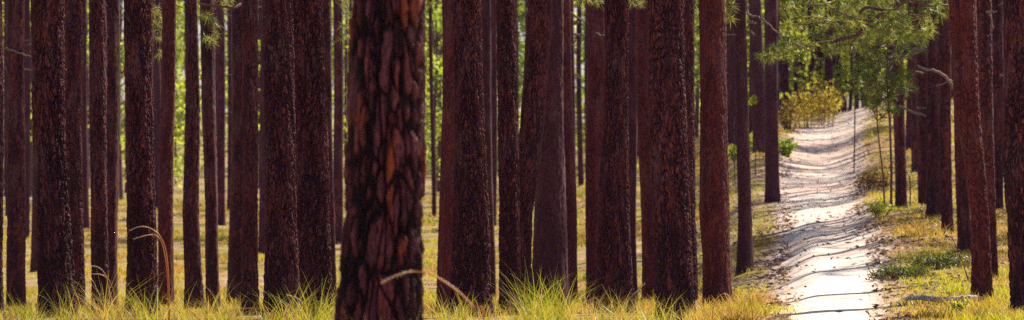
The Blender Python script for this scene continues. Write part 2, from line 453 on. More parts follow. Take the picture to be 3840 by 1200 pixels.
def crown_variant(k):
    r = np.random.default_rng(50 + k)
    limbs = Geo(); need = Geo()
    for i in range(17):
        z0 = 0.2 + 6.3 * (i / 17) + r.random() * 0.3
        az = r.random() * 2 * PI
        ln = (2.5 - 0.26 * z0) * (0.7 + 0.5 * r.random())
        dirn = np.array([math.cos(az), math.sin(az), 0.25 + 0.2 * r.random()])
        s = np.linspace(0, 1, 6)[:, None]
        pts = np.array([0, 0, z0]) + dirn * s * ln + np.array([0, 0, 0.35]) * s ** 2 * ln * 0.4
        pts[:, :2] += r.normal(size=(6, 2)) * 0.05
        limbs.tube(pts, 0.035, 0.010, 5)
        for q in range(8):
            f = 0.35 + 0.65 * r.random()
            b = pts[0] + (pts[-1] - pts[0]) * f
            c = b + r.normal(size=3) * np.array([0.38, 0.38, 0.22]) * (1.1 - 0.5 * f) + [0, 0, 0.08]
            limbs.tube([b, (b + c) / 2 + [0, 0, .03], c], 0.010, 0.005, 4)
            tuft(need, c, 0.24, 15, r, 0.016, 0.25)
    me_l = limbs.build("limbs", LIMB); me_n = need.build("crown", NEEDLE)
    a, b = me_l.data, me_n.data
    bpy.data.objects.remove(me_l); bpy.data.objects.remove(me_n)
    return a, b
CROWNS = [crown_variant(k) for k in range(4)]

def add_crown(root, x, y, z, sc, rz, k):
    l, n = CROWNS[k % 4]
    c = bpy.data.objects.new("crown", n); COL.objects.link(c); c.parent = root
    c.location = (x, y, z); c.scale = (sc, sc, sc); c.rotation_euler = (0, 0, rz)
    b = bpy.data.objects.new("limbs", l); COL.objects.link(b); b.parent = c

TREES = {}
def pine(key, d, rows, label, bark='brown', rough=1.0, plate=(0.045, 0.17), height=15, char_h=1.1, crown=True, seed=None):
    """rows: (photo y, left edge, right edge) of the trunk as seen at depth d"""
    seed = seed or (sum(map(ord, key)) * 13) % 9973
    r = np.random.default_rng(seed)
    rows = sorted(rows, key=lambda a: -a[0])
    zz = np.array([EYE - (y - HORIZON) / F * d for y, a, b in rows])
    cc = np.array([((a + b) / 2 - 1920) / F * d for y, a, b in rows])
    hw = np.array([(b - a) / 2 / F * d for y, a, b in rows])
    # base on the ground under the lowest centre (extrapolated)
    bx = cc[0]
    bz = gz(bx, d) - 0.02
    if zz[0] > bz and len(rows) > 1:
        slope = (cc[1] - cc[0]) / (zz[1] - zz[0]); bx = cc[0] - slope * (zz[0] - bz)
        bx = float(np.clip(bx, cc[0] - 0.15, cc[0] + 0.15))
        zz = np.concatenate([[bz], zz]); cc = np.concatenate([[bx], cc]); hw = np.concatenate([[hw[0] * 1.04], hw])
    ztop = EYE + HORIZON / F * d
    H = height + 0.03 * d
    # above the frame: carry the lean on gently, taper to the tip
    sl = (cc[-1] - cc[-2]) / (zz[-1] - zz[-2]) if len(cc) > 1 else 0
    sl = float(np.clip(sl, -0.04, 0.04)) * 0.5
    zz = np.concatenate([zz, [zz[-1] + 3, bz + H]]); cc = np.concatenate([cc, [cc[-1] + 3 * sl, cc[-1] + sl * 5]])
    hw = np.concatenate([hw, [hw[-1] * 0.88, 0.03]])
    p1, p2 = r.random(2) * 6
    cx = lambda z: np.interp(z + bz, zz, cc) - bx + 0.012 * np.sin(z * 1.1 + p1) * np.clip(z, 0, 1)
    cy = lambda z: 0.03 * np.sin(z * 0.5 + p2) * np.clip(z, 0, 1)
    rad = lambda z: np.interp(z + bz, zz, hw)
    dz = 0.010 if d < 30 else 0.015 if d < 57 else 0.03 if d < 80 else 0.09
    zr = np.concatenate([np.arange(-0.35, ztop - bz + 0.4, dz), np.linspace(ztop - bz + 0.45, H, 24)])
    root = empty("pine_tree", (bx, d, bz))
    tag(root, label, "pine tree", "pine trunks of the stand")
    R = float(hw[1])
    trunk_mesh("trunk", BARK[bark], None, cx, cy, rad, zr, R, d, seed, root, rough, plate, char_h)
    if crown:
        sc = 0.55 + 0.2 * r.random()
        add_crown(root, float(cx(np.array([H - 6.0]))[0]), 0, H - 6.4 * sc, sc, r.random() * 6.28, seed)
    TREES[key] = (root, d, (bx, bz), cx, rad)
    return root

T = [
 # key, depth, [(y, xl, xr)...], label, bark, roughness, plates, char height
 ('t1', 52, [(0, -70, 11), (600, -70, 12), (1150, -70, 14)], "pine cut off by the left border, only a sliver of dark bark showing", 'brown', 1, (.045, .14), 1.0),
 ('t2', 60, [(0, 32, 96), (400, 23, 94), (1150, 25, 97)], "slightly blurred straight reddish brown pine between the left border and the thick leaning scaly trunk", 'brown', .9, (.045, .14), 1.0),
 ('t3', 46, [(0, 112, 240), (400, 121, 246), (800, 139, 266), (950, 143, 277), (1190, 148, 292)], "thick sharp pine near the left border with dark flaky scales and orange patches", 'brown', 1.3, (.045, .15), 1.6),
 ('t4', 56, [(0, 238, 318), (400, 240, 312), (800, 238, 316), (1150, 238, 320)], "finely furrowed brown pine close behind the right side of the thick leaning scaly trunk", 'brown', .8, (.03, .09), .8),
 ('t5', 51, [(0, 328, 396), (400, 334, 400), (800, 345, 407), (1150, 347, 415)], "slim dark pine touching its twin, the nearer one with a beaded sunlit right edge", 'brown', .9, (.04, .12), 1.1),
 ('t6', 63, [(0, 380, 451), (400, 382, 450), (800, 375, 441), (1150, 373, 441)], "slim smooth brown pine half hidden behind the right side of its nearer twin", 'brown', .7, (.04, .12), .8),
 ('t7', 48, [(0, 463, 567), (400, 470, 577), (800, 474, 583), (1190, 474, 590)], "sharp dark furrowed pine that the pale tips of the arching double stalk cross", 'brown', 1.1, (.04, .13), 1.3),
 ('t8', 62, [(0, 606, 658), (400, 600, 655), (800, 594, 650), (1150, 590, 650)], "narrow rusty red pine directly behind the arching double grass stalk", 'red', .7, (.05, .16), .5),
 ('t9', 60, [(0, 692, 738), (400, 692, 748), (800, 685, 748), (1000, 692, 757), (1160, 690, 764)], "narrow brown pine with a split foot amid yellow ground", 'brown', .9, (.04, .13), 1.0),
 ('t10', 58, [(0, 748, 803), (400, 752, 806), (800, 771, 818), (1150, 774, 826)], "narrow dim purple brown pine standing alone in yellow ground, right of the split footed one", 'brown', .7, (.05, .15), 1.0),
 ('t11', 66, [(0, 870, 925), (400, 867, 925), (800, 862, 925), (1150, 852, 925)], "smooth plum brown pine, the left and farther half of a touching pair", 'brown', .5, (.05, .15), .6),
 ('t12', 54, [(0, 905, 967), (400, 905, 965), (800, 910, 967), (1150, 906, 970)], "furrowed brown pine, right and nearer half of a touching pair beside the red flecked trunk", 'brown', .9, (.04, .13), 1.0),
 ('t13', 46, [(0, 985, 1100), (400, 990, 1108), (800, 992, 1108), (1190, 986, 1122)], "broad sharp red flecked pine with a bright beaded seam along its right edge", 'brown', 1.1, (.04, .10), .6),
 ('t14', 47.5, [(0, 1085, 1211), (400, 1100, 1222), (800, 1105, 1233), (1190, 1100, 1240)], "broad dark furrowed pine tucked behind the bright seam of the red flecked trunk", 'brown', 1.2, (.038, .11), 1.5),
 ('t15', 66, [(0, 1190, 1240), (400, 1200, 1246), (800, 1210, 1257), (1150, 1210, 1260)], "blurred strip of brown pine peeking out left of the huge nearest trunk", 'brown', .7, (.05, .15), .8),
 ('t16', 22, [(0, 1322, 1598), (200, 1314, 1598), (400, 1305, 1598), (800, 1300, 1597), (1000, 1280, 1594), (1190, 1264, 1592)], "huge nearest pine, blurred, with long plum and orange bark plates and black furrows", 'plum', 1.5, (.080, .30), .8),
 ('t17', 57, [(0, 1655, 1735), (400, 1655, 1735), (800, 1648, 1735), (1150, 1638, 1735)], "smooth rust brown pine showing as a plain strip just right of the huge one", 'red', .45, (.05, .16), .4),
 ('t18', 46, [(0, 1697, 1807), (400, 1705, 1815), (800, 1695, 1831), (1190, 1690, 1842)], "sharp dark pine with small grey scales and two glinting seams by the plain rust strip", 'brown', 1.3, (.036, .09), 1.6),
 ('t19', 68, [(0, 1790, 1838), (400, 1795, 1845), (800, 1808, 1853), (1140, 1815, 1861)], "blurred dusky purple pine behind the glinting scaly trunk", 'grey', .5, (.05, .15), .6),
 ('t20', 47, [(0, 1855, 1930), (400, 1862, 1940), (800, 1874, 1952), (1190, 1874, 1958)], "sharp scaly pine with red brown flakes leaning left, its right edge lined with sun", 'brown', 1.2, (.036, .10), 1.3),
 ('t21', 49, [(0, 1976, 2067), (200, 1962, 2056), (400, 1950, 2041), (600, 1935, 2026), (800, 1915, 1998), (1190, 1905, 1990)], "dark pine leaning strongly right behind the red brown flaked trunk", 'brown', 1.1, (.036, .12), 1.6),
 ('t22', 60, [(0, 2010, 2111), (400, 2015, 2116), (800, 2000, 2122), (1190, 1985, 2125)], "broad dull brown pine behind the strongly leaning one", 'grey', .6, (.05, .15), .7),
 ('t23', 63, [(0, 2078, 2142), (400, 2085, 2148), (800, 2095, 2160), (1150, 2095, 2164)], "smooth dusky red pine bordering the gap with the thin blue black trunk", 'red', .5, (.05, .15), .4),
 ('t24', 61, [(0, 2196, 2270), (400, 2197, 2275), (800, 2196, 2270), (1170, 2197, 2270)], "reddish pine right of the gap with the thin blue black trunk, partly behind its neighbour", 'red', .6, (.05, .15), .5),
 ('t25', 50, [(0, 2262, 2354), (400, 2264, 2356), (800, 2242, 2364), (1190, 2233, 2372)], "furrowed brown pine widening towards its foot, just left of the narrow yellow slit", 'brown', 1.0, (.04, .13), 1.0),
 ('t26', 66, [(0, 2345, 2392), (400, 2345, 2390), (800, 2345, 2388), (1150, 2345, 2390)], "dim purple pine forming the left side of the narrow yellow slit", 'grey', .5, (.05, .15), .6),
 ('t27', 64, [(0, 2384, 2460), (400, 2388, 2462), (800, 2402, 2475), (1150, 2410, 2480)], "smooth maroon pine forming the right side of the narrow yellow slit", 'red', .5, (.05, .15), .4),
 ('t28', 45, [(0, 2427, 2567), (400, 2432, 2577), (800, 2448, 2590), (1190, 2462, 2605)], "broad sharp pine with grey brown plates and an orange fleck on its sunlit edge", 'brown', 1.2, (.042, .12), 1.2),
 ('t29', 53, [(0, 2535, 2609), (400, 2540, 2608), (800, 2545, 2607), (1190, 2550, 2622)], "dark pine peeking out right of the broad trunk with the beaded edge", 'brown', 1.0, (.04, .12), 1.3),
 ('t30', 50, [(0, 2615, 2715), (400, 2621, 2723), (800, 2625, 2737), (950, 2637, 2739), (1190, 2642, 2741)], "smooth red brown pine, last broad trunk left of the trail", 'red', .55, (.03, .10), .5),
 ('t31', 62, [(0, 2753, 2797), (400, 2761, 2809), (800, 2765, 2816), (1050, 2762, 2824)], "slim grey brown pine whose foot is clear in the grass left of the trail", 'grey', .5, (.04, .12), .4),
 ('t32', 112, [(0, 2806, 2856), (400, 2815, 2868), (550, 2824, 2872)], "far blue black pine just left of the slim pine by the trail's left edge", 'grey', .4, (.05, .15), .4),
 ('t33', 88, [(0, 2862, 2914), (400, 2868, 2919), (760, 2868, 2922)], "dark purple pine at the left edge of the trail behind a low green bush", 'grey', .4, (.05, .15), .4),
 ('t34', 115, [(0, 2728, 2765), (400, 2738, 2772), (565, 2742, 2778)], "far dim pine seen between the smooth red brown trunk and the slim grey one", 'grey', .4, (.05, .15), .4),
 ('t40', 76, [(0, 3342, 3390), (400, 3348, 3392), (790, 3358, 3399)], "dark pine standing right of the two whip thin saplings on the trail's right bank", 'brown', .7, (.05, .15), .6),
 ('t41', 77, [(0, 3420, 3480), (400, 3432, 3482), (770, 3444, 3480)], "near black pine left of the paired furrowed trunks on the right bank", 'brown', .7, (.05, .15), 1.2),
 ('t42', 68, [(0, 3480, 3536), (400, 3476, 3534), (832, 3472, 3532)], "furrowed brown pine, left one of a pair, foot in bright yellow green grass", 'brown', 1.1, (.05, .16), .6),
 ('t43', 63, [(0, 3518, 3566), (400, 3522, 3568), (895, 3530, 3574)], "furrowed pine, right one of a pair, with a curved dead branch on its right side", 'brown', 1.0, (.05, .16), .8),
 ('t44', 58, [(0, 3556, 3598), (400, 3577, 3622), (800, 3590, 3638), (970, 3593, 3644)], "dusky pine leaning left, half behind the red brown leaning trunk at the log's end", 'brown', .7, (.05, .15), .6),
 ('t45', 48.5, [(0, 3559, 3664), (400, 3583, 3676), (600, 3612, 3690), (800, 3637, 3707), (1180, 3646, 3722)], "red brown pine leaning left, the log ends at its foot", 'red', .9, (.04, .12), .5),
 ('t46', 52.5, [(0, 3660, 3720), (400, 3674, 3727), (800, 3694, 3733), (1145, 3704, 3747)], "thin dark pine leaning left close behind the red brown one beside the log", 'brown', .8, (.04, .12), 1.1),
 ('t47', 72, [(0, 3712, 3764), (400, 3722, 3768), (720, 3728, 3762)], "dim pine between the leaning pair and the black barked trunk at the right border", 'brown', .7, (.05, .15), .9),
 ('t48', 46, [(0, 3764, 3880), (300, 3762, 3878), (600, 3752, 3872), (800, 3774, 3890), (1190, 3794, 3912)], "black and rust barked pine cut by the right border, dry orange grass at its foot", 'brown', 1.2, (.045, .15), 2.2),
]
for key, d, rows, lab, bark, rough, plate, ch in T:
    pine(key, d, rows, lab, bark, rough, plate, char_h=ch)

# far trunks: a few built shapes, copied over the slope
def far_proto(seed, R, H, fork=False):
    root = empty("pine_tree", (0, 0, 0))
    zr = np.concatenate([np.arange(-0.3, 12, 0.12), np.linspace(12.2, H, 14)])
    r = np.random.default_rng(seed); ln = r.normal() * 0.01; p = r.random() * 6
    cx = lambda z: ln * z + 0.05 * np.sin(z * 0.4 + p)
    cy = lambda z: 0.04 * np.sin(z * 0.3 + p * 2)
    rad = lambda z: np.interp(z, [0, 12, H], [R, R * 0.75, 0.03])
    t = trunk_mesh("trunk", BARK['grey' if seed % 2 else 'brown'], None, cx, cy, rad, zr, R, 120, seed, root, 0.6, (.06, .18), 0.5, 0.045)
    if fork:
        g = Geo(); g.tube([(0, 0, 3.2), (0.25, 0, 4.2), (0.42, 0, 6), (0.5, 0, 11)], R * 0.8, R * 0.4, 10)
        g.build("forked_stem", LIMB, root)
    g = Geo()
    for q in range(7):
        z = 3 + r.random() * 8; a = r.random() * 6.28; l = 0.3 + r.random() * 0.9
        b = np.array([ln * z, 0, z]); e = b + np.array([math.cos(a) * l, math.sin(a) * l, -0.15 + 0.3 * r.random()])
        g.tube([b, (b + e) / 2 + [0, 0, .05], e], 0.022, 0.010, 5)
    g.build("dead_branches", DEADWOOD, root)["kind"] = "stuff"
    c = add_crown(root, ln * (H - 6), 0, H - 6.3, 1.0, r.random() * 6, seed)
    return root
def children(o): return list(o.children)
def copy_tree(o, parent=None):
    c = o.copy(); COL.objects.link(c); c.parent = parent
    for ch in children(o): copy_tree(ch, c)
    return c
protos = [far_proto(3, 0.15, 17), far_proto(4, 0.12, 16), far_proto(6, 0.19, 18), far_proto(9, 0.10, 14), far_proto(11, 0.13, 16, True)]
used = [False] * len(protos)
def place_far(px, d, k, sc=1.0, label=None, group="distant pines behind the stand"):
    x = (px - 1920) / F * d
    o = protos[k] if not used[k] else copy_tree(protos[k])
    used[k] = True
    o.location = (x, d, gz(x, d) - 0.03)
    o.rotation_euler = (0, 0, random.random() * 6.28)
    o.scale = (sc, sc, sc)
    tag(o, label or "slender distant pine in bluish shade far behind the front trunks", "pine tree", group)
    return o
named_far = [
 (98, 115, 0, 1.0, "blue grey distant pine in the gap left of the thick leaning scaly trunk"),
 (131, 92, 0, .95, "dusky pine just behind the left edge of the thick leaning scaly trunk"),
 (323, 125, 0, 1.0, "distant violet pine in the slit right of the finely furrowed trunk"),
 (590, 150, 4, 1.0, "far forked pine in the green gap left of the rusty red trunk"),
 (832, 130, 2, .9, "distant violet pine above the yellow ground right of the alone standing dim pine"),
 (862, 150, 1, 1.0, "thin far pine in the gap beside the touching pair"),
 (978, 105, 0, .8, "dim violet pine left of the broad red flecked trunk"),
 (1272, 112, 2, .9, "purple distant pine just left of the huge nearest trunk"),
 (1624, 140, 3, .9, "thin blue black pine in the bright green gap right of the huge nearest trunk"),
 (1848, 125, 1, 1.0, "blue black far pine beside the dusky purple one right of the glinting scaly trunk"),
 (2179, 140, 1, .95, "thin blue black pine alone in the gap right of the smooth dusky red trunk"),
 (2735, 125, 2, .8, "far blue pine behind the stub branches right of the smooth red brown trunk"),
 (2830, 128, 2, 1.0, "far dark pine between the slim grey pine and the purple pine by the trail"),
 (3445, 96, 2, 1.0, "far near black pine behind the right bank's paired furrowed trunks"),
 (3410, 110, 0, 1.0, "dark pine rising behind the right bank left of the near black one"),
 (3738, 88, 1, 1.2, "thin dark pine low in the gap left of the black barked border trunk"),
]
for px, d, k, sc, lab in named_far:
    place_far(px, d, k, sc, lab)
# random ones on the far slope, denser towards the back; the trail itself and its far opening stay clear
for i in range(205):
    d = 112 + 125 * rng.random() ** 0.8
    px = -250 + 4400 * rng.random()
    if 2925 < px < 3420 + (168 - d) * 6 and d < 168: continue
    if 1600 < px < 1660 or 2145 < px < 2200 or 2585 < px < 2620 or 452 < px < 468: continue
    place_far(px, d, int(rng.integers(0, 4)), 0.85 + 0.35 * rng.random())
for i in range(34):
    place_far(3420 + 440 * rng.random(), 140 + 55 * rng.random(), int(rng.integers(0, 4)), 1.0, "dark slender pine deep in the shade behind the right bank", "pines in the shade behind the right bank")
for i, px in enumerate([2948, 2985, 3003, 3018, 3040, 3066, 3075, 3090, 3108, 3124, 3210, 3330]):
    place_far(px, 172 + 6 * (i % 4), int([2, 1, 3, 1, 3, 2, 1, 2, 0, 1, 3, 1][i]), 1.0, "slender dark pine beyond the yellow brown bush at the head of the trail", "pines at the head of the trail")
# pines standing just outside the view that shade the slope and the trail
for dt, ox in [(66, 0.2), (72.5, -0.6), (75, 1.0), (83, 1.6), (92, 0.5), (98, -0.8), (101, 1.0), (105, 0), (121, 0.8), (60, 3.0), (68, 3.2), (88, 3.4), (63.5, -0.8), (70, 1.2), (78, -0.2), (80, 1.0), (86, -0.5), (95, 1.5), (109, -0.9), (72, 2.4), (100, 2.4)]:
    # set so that the crown's shade, thrown about 13 m along the sun's direction, lands on the trail
    l, r_ = path_edges(dt)
    if dt in (83, 80, 78, 75, 98, 95, 101.5): continue
    x = (l + r_) / 2 + 9.4 + ox; d = dt + 10.0
    t = place_far(1920 + x / d * F, d, int(rng.integers(0, 4)), 1.0, "tall pine of the surrounding wood beyond the right bank", "pines around the view")
    for c in t.children:
        if c.name.startswith("crown"): c.scale = (1.7, 1.7, 1.15)
for i in range(12):
    d = 30 + 80 * rng.random(); x = -(0.15 * d + 1.5 + rng.random() * 12)
    place_far(1920 + x / d * F, d, int(rng.integers(0, 4)), 1.0, "tall pine of the surrounding wood beyond the first trunk", "pines around the view")

# ------------------------------------------------------------------ leafy understory, bushes, far woodland
def leaf_cloud(g, centers, radii, n, size, r, tones=(0, 1), flat=0.7):
    for c, R in zip(centers, radii):
        m = max(4, int(n * R * R))
        p = r.normal(size=(m, 3)); p /= np.linalg.norm(p, axis=1, keepdims=True)
        p = c + p * (R * (0.35 + 0.65 * r.random(m) ** 0.5))[:, None] * [1, 1, flat]
        a = r.normal(size=(m, 3)); a /= np.linalg.norm(a, axis=1, keepdims=True)
        b = np.cross(a, r.normal(size=(m, 3))); b /= np.linalg.norm(b, axis=1, keepdims=True)
        s = (size * (0.6 + 0.8 * r.random(m)))[:, None]
        v = np.stack([p - a * s, p - b * s * 0.55, p + a * s, p + b * s * 0.55], 1).reshape(-1, 3)
        q = np.arange(4 * m).reshape(-1, 4)
        t0 = tones[0] + (tones[1] - tones[0]) * r.random()
        g.add(v, q, None, np.repeat(np.clip(t0 + r.normal(size=m) * 0.13, 0, 1), 4))
def oak_proto(seed, H, W_):
    r = np.random.default_rng(seed)
    root = empty("leafy_tree", (0, 0, 0))
    s = Geo(); s.tube([(0, 0, -.2), (.1, 0, H * .3), (.05, .1, H * .6), (0, 0, H * .9)], .09, .03, 8)
    cs = []; rs = []
    for i in range(26):
        z = H * (0.18 + 0.8 * r.random()); a = r.random() * 6.28; l = W_ * (0.25 + 0.75 * r.random()) * (1.15 - z / H * 0.6)
        c = np.array([math.cos(a) * l, math.sin(a) * l, z]); cs.append(c); rs.append(0.45 + 0.5 * r.random())
        s.tube([(0.05, 0, z * 0.8), (c + [0, 0, z * 0.8]) / 2, c], .03, .01, 5)
    s.build("trunk", LIMB, root)
    g = Geo(); leaf_cloud(g, cs, rs, 110, 0.10, r); g.build("crown", LEAF, root)
    return root
oaks = [oak_proto(21, 7, 2.2), oak_proto(22, 10, 2.6), oak_proto(23, 5, 2.0)]
used_o = [False] * 3
def place_oak(px, d, k, sc, label=None):
    x = (px - 1920) / F * d
    o = oaks[k] if not used_o[k] else copy_tree(oaks[k]); used_o[k] = True
    o.location = (x, d, gz(x, d) - 0.05); o.rotation_euler = (0, 0, random.random() * 6.28); o.scale = (sc,) * 3
    tag(o, label or "sunlit yellow green leafy tree in the gaps behind the distant pines", "leafy tree", "leafy trees behind the distant pines")
for i in range(40):
    d = 165 + 90 * rng.random()
    px = (-200 + 2900 * rng.random()) if i < 10 else 2700 + 1400 * rng.random()
    if 2900 < px < 3330 and d < 190: d += 30
    place_oak(px, d, int(rng.integers(0, 3)), 1.0 + 0.8 * rng.random())
for px, d, k, sc in [(1630, 178, 1, 1.2), (1640, 200, 0, 1.8), (455, 170, 1, 1.3), (2600, 180, 1, 1.3), (2610, 200, 1, 1.6), (3000, 205, 1, 1.3), (3090, 215, 1, 1.3), (3150, 195, 0, 1.3), (3210, 205, 1, 1.2), (2960, 212, 1, 1.4), (3270, 200, 1, 1.2), (3185, 174, 2, 1.3), (3245, 176, 2, 1.4), (3300, 178, 2, 1.4), (3140, 184, 2, 1.5), (3215, 182, 0, 1.1), (3000, 186, 0, 1.2), (3075, 188, 0, 1.3)]:
    place_oak(px, d, k, sc)

def woodland():
    r = np.random.default_rng(5); g = Geo()
    cs = []; rs = []
    for i in range(1500):
        d = 275 + 60 * r.random(); x = (-0.32 + 0.64 * r.random()) * d
        z = gz(x, d) + 26 * r.random() ** 0.9
        cs.append(np.array([x, d, z])); rs.append(1.2 + 1.6 * r.random())
    leaf_cloud(g, cs, rs, 26, 0.34, r, (0, 0.9), 0.9)
    o = g.build("far_woodland", LEAF)
    tag(o, "hazy green mass of far woodland closing the view behind all trunks", "woodland", kind="stuff")
woodland()

def bush(name, px, d, wpx, hpx, n, mat, label, cat, leaf=0.045, seed=1, tones=(0, 1), stems=14, stem_mat=None, py=None, lean=0.0, up=False):
    r = np.random.default_rng(seed); x = (px - 1920) / F * d; z0 = gz(x, d)
    root = empty(name, (x, d, z0)); w = wpx / F * d / 2; h = hpx / F * d
    s = Geo(); cs = []; rs = []
    for i in range(stems):
        a = r.random() * 6.28; l = w * r.random() ** 0.6; hh = h * (0.55 + 0.45 * r.random()) * (1 - 0.35 * (l / w) ** 2)
        f0 = 0.8 if up else 0.35; b = np.array([math.cos(a) * l * f0, math.sin(a) * l * f0, -0.03]); e = np.array([math.cos(a) * l + lean * hh, math.sin(a) * l, hh])
        m = (b + e) / 2 + [0, 0, 0.1 * hh]
        s.tube([b, m, e], (0.005 if up else 0.012) * (h + .4), 0.004, 5)
        for q in range(5):
            f = 0.35 + 0.65 * r.random(); c = b + (e - b) * f + r.normal(size=3) * 0.12 * w
            cs.append(c); rs.append(0.10 * (w + h) * (0.6 + 0.6 * r.random()))
            s.tube([b + (e - b) * f * 0.9, c], 0.006, 0.003, 4)
    s.build("stems", stem_mat or LIMB, root)
    g = Geo(); leaf_cloud(g, cs, rs, n, leaf, r, tones); g.build("foliage", mat, root)
    tag(root, label, cat)
    return root
bush("bush", 3050, 136, 215, 215, 170, SHRUB, "yellow brown leafy bush at the head of the trail on its left", "bush", 0.05, 31, (0.3, 1.0), 26, up=True)
bush("bush", 2955, 132, 100, 130, 260, SHRUB, "smaller brown bush left of the yellow bush at the trail's head", "bush", 0.05, 37, (0, 0.4), 14)
bush("bush", 2950, 112, 95, 80, 1400, LEAF, "low round grey green bush at the trail's left edge", "bush", 0.04, 32, (0.0, 0.5), 16)
bush("bush", 2830, 114, 100, 75, 1200, LEAF, "low green bush between the slim grey pine and the dark pine by the trail", "bush", 0.04, 33, (0.1, 0.7), 14)
bush("bush", 2752, 112, 50, 85, 1200, LEAF, "small green bush right of the smooth red brown trunk", "bush", 0.04, 34, (0.1, 0.7), 10)
bush("bush", 3270, 87, 130, 85, 500, SHRUB, "reddish brown scrub on the trail's right bank", "bush", 0.03, 35, (0.0, 0.2), 50, up=True)
bush("bush", 3385, 53, 250, 34, 900, HERB_SHADED, "herb patch coloured dark as if shaded, on the hump right of the trail", "bush", 0.022, 36, (0.0, 0.5), 80, up=True)
bush("bush", 3530, 54.5, 240, 42, 1000, HERB_SHADED, "green herb patch left of the leaning dusky pine", "bush", 0.022, 38, (0.1, 0.7), 80, up=True)
bush("bush", 3600, 46.5, 90, 50, 3200, LEAF, "yellow green leafy weed below the log", "bush", 0.018, 39, (0.5, 1.0), 16)
bush("bush", 3300, 71, 110, 60, 2200, LEAF, "yellow green weeds around the feet of the whip thin saplings", "bush", 0.02, 41, (0.4, 1.0), 20)

# pine limbs and sprays hanging into the view, children of the tree that carries them
def limb_set(key, limbs, tufts, dshift=0.0, mat=NEEDLE, tr=0.17, n=34, width=0.005, wood=LIMB, seed=3, name="leafy_branch", label=None, tones=(0.1, 0.95)):
    """limbs: list of (list of photo points, start and end radius); tufts: photo points (x, y, spread)"""
    root, d, (bx, bz), cx, rad = TREES[key]
    r = np.random.default_rng(seed); base = np.array([bx, d, bz]); s = Geo()
    for pts, r0, r1 in limbs:
        P = np.array([W(p[0], p[1], d + dshift + (p[2] if len(p) > 2 else 0)) for p in pts]) - base
        t = np.linspace(0, len(P) - 1, 4 * len(P)); P = np.stack([np.interp(t, range(len(P)), P[:, k]) for k in range(3)], 1)
        P += r.normal(size=P.shape) * 0.006
        s.tube(P, r0, r1, 7)
    if wood is DEADWOOD:        # every branch that leaves the trunk by itself is a part of its own
        ends = []; groups = []
        for pts, r0, r1 in limbs:
            hit = [i for i, e in enumerate(ends) if any(math.hypot(pts[0][0] - q[0], pts[0][1] - q[1]) < 12 for q in e)]
            if hit: groups[hit[0]].append((pts, r0, r1)); ends[hit[0]] += list(pts)
            else: groups.append([(pts, r0, r1)]); ends.append(list(pts))
        for gi, grp in enumerate(groups):
            s = Geo()
            for pts, r0, r1 in grp:
                P = np.array([W(p[0], p[1], d + dshift + (p[2] if len(p) > 2 else 0)) for p in pts]) - base
                t = np.linspace(0, len(P) - 1, 4 * len(P)); P = np.stack([np.interp(t, range(len(P)), P[:, k]) for k in range(3)], 1)
                P += r.normal(size=P.shape) * 0.006
                s.tube(P, r0, r1, 7)
            o = s.build(name, wood, root)
            if label and gi == 0: o["label"] = label
        return o
    o = s.build(name, wood, root)
    if label: o["label"] = label
    if tufts:
        g = Geo(); tw = Geo()
        for (x, y, dd) in tufts:
            c = W(x, y, d + dshift + dd + (0.7 if len(tufts) > 100 else 0)) - base
            tuft(g, c, tr * (0.8 + 0.4 * r.random()), n, r, width, 0.1, tones[0] + (tones[1] - tones[0]) * r.random(), 0.25)
        g.build("needles", mat, o)
    return o
rr = np.random.default_rng(12)
def scatter(poly, n, dd=1.2):
    out = []
    P = np.array(poly, float); x0, y0 = P.min(0); x1, y1 = P.max(0)
    while len(out) < n:
        x = x0 + (x1 - x0) * rr.random(); y = y0 + (y1 - y0) * rr.random(); ins = False; j = len(P) - 1
        for i in range(len(P)):
            if (P[i, 1] > y) != (P[j, 1] > y) and x < (P[j, 0] - P[i, 0]) * (y - P[i, 1]) / (P[j, 1] - P[i, 1]) + P[i, 0]: ins = not ins
            j = i
        if ins: out.append((x, y, dd * rr.normal()))
    return out
sp = scatter([(2905, -40), (2950, 60), (2925, 130), (2860, 165), (2825, 205), (2870, 225), (2960, 215), (3060, 200), (3150, 190), (3200, 180), (3270, 130), (3360, 60), (3420, -40)], 135, 1.0)
sp += scatter([(3180, 60), (3230, 160), (3330, 150), (3470, 140), (3555, 70), (3555, -40), (3400, -40)], 80, 1.0)
limb_set('t43', [([(3545, -70, 0), (3470, -40, -.3), (3400, -5, -.6), (3330, 40, -.6), (3270, 85, -.4), (3215, 130, -.2), (3150, 150, 0), (3090, 160, 0), (3035, 163, 0)], .09, .014),
                 ([(3330, 40, -.6), (3250, 25, 0), (3200, 65, .2), (3150, 95, .5), (3080, 85, .6), (2990, 95, .8)], .03, .008),
                 ([(3215, 130, -.2), (3195, 165, 0), (3185, 200, 0)], .015, .006),
                 ([(3150, 150, 0), (3060, 170, .3), (2960, 190, .6), (2870, 205, .6)], .014, .005),
                 ([(3270, 85, -.4), (3180, 60, -.6), (3100, 20, -.8), (2980, 10, -.9)], .018, .006),
                 ([(3555, 22, 0), (3460, 20, -.3), (3435, 3, -.4), (3380, -10, -.5)], .025, .012),
                 ([(3470, 60, 0), (3400, 55, .2), (3330, 90, .3), (3260, 140, .4)], .014, .006)],
         sp, -1.0, width=0.008, n=44, label="drooping leafy limb reaching left over the trail")
limb_set('t31', [([(2800, 0, -.1), (2802, 52, -.15), (2815, 60, -.3), (2840, 62, -.3), (2862, 75, -.4), (2905, 115, -.5), (2950, 150, -.6), (3000, 172, -.6), (3038, 190, -.6)], .020, .010),
                 ([(2800, 78, -.1), (2832, 86, -.2)], .022, .018), ([(2800, 117, -.1), (2815, 120, -.2), (2829, 131, -.3)], .020, .016), ([(2760, 128, -.1), (2725, 131, -.2)], .016, .012)],
         [], wood=DEADWOOD, name="dead_branch", label="long bare grey branch arching right over the trail", seed=4)
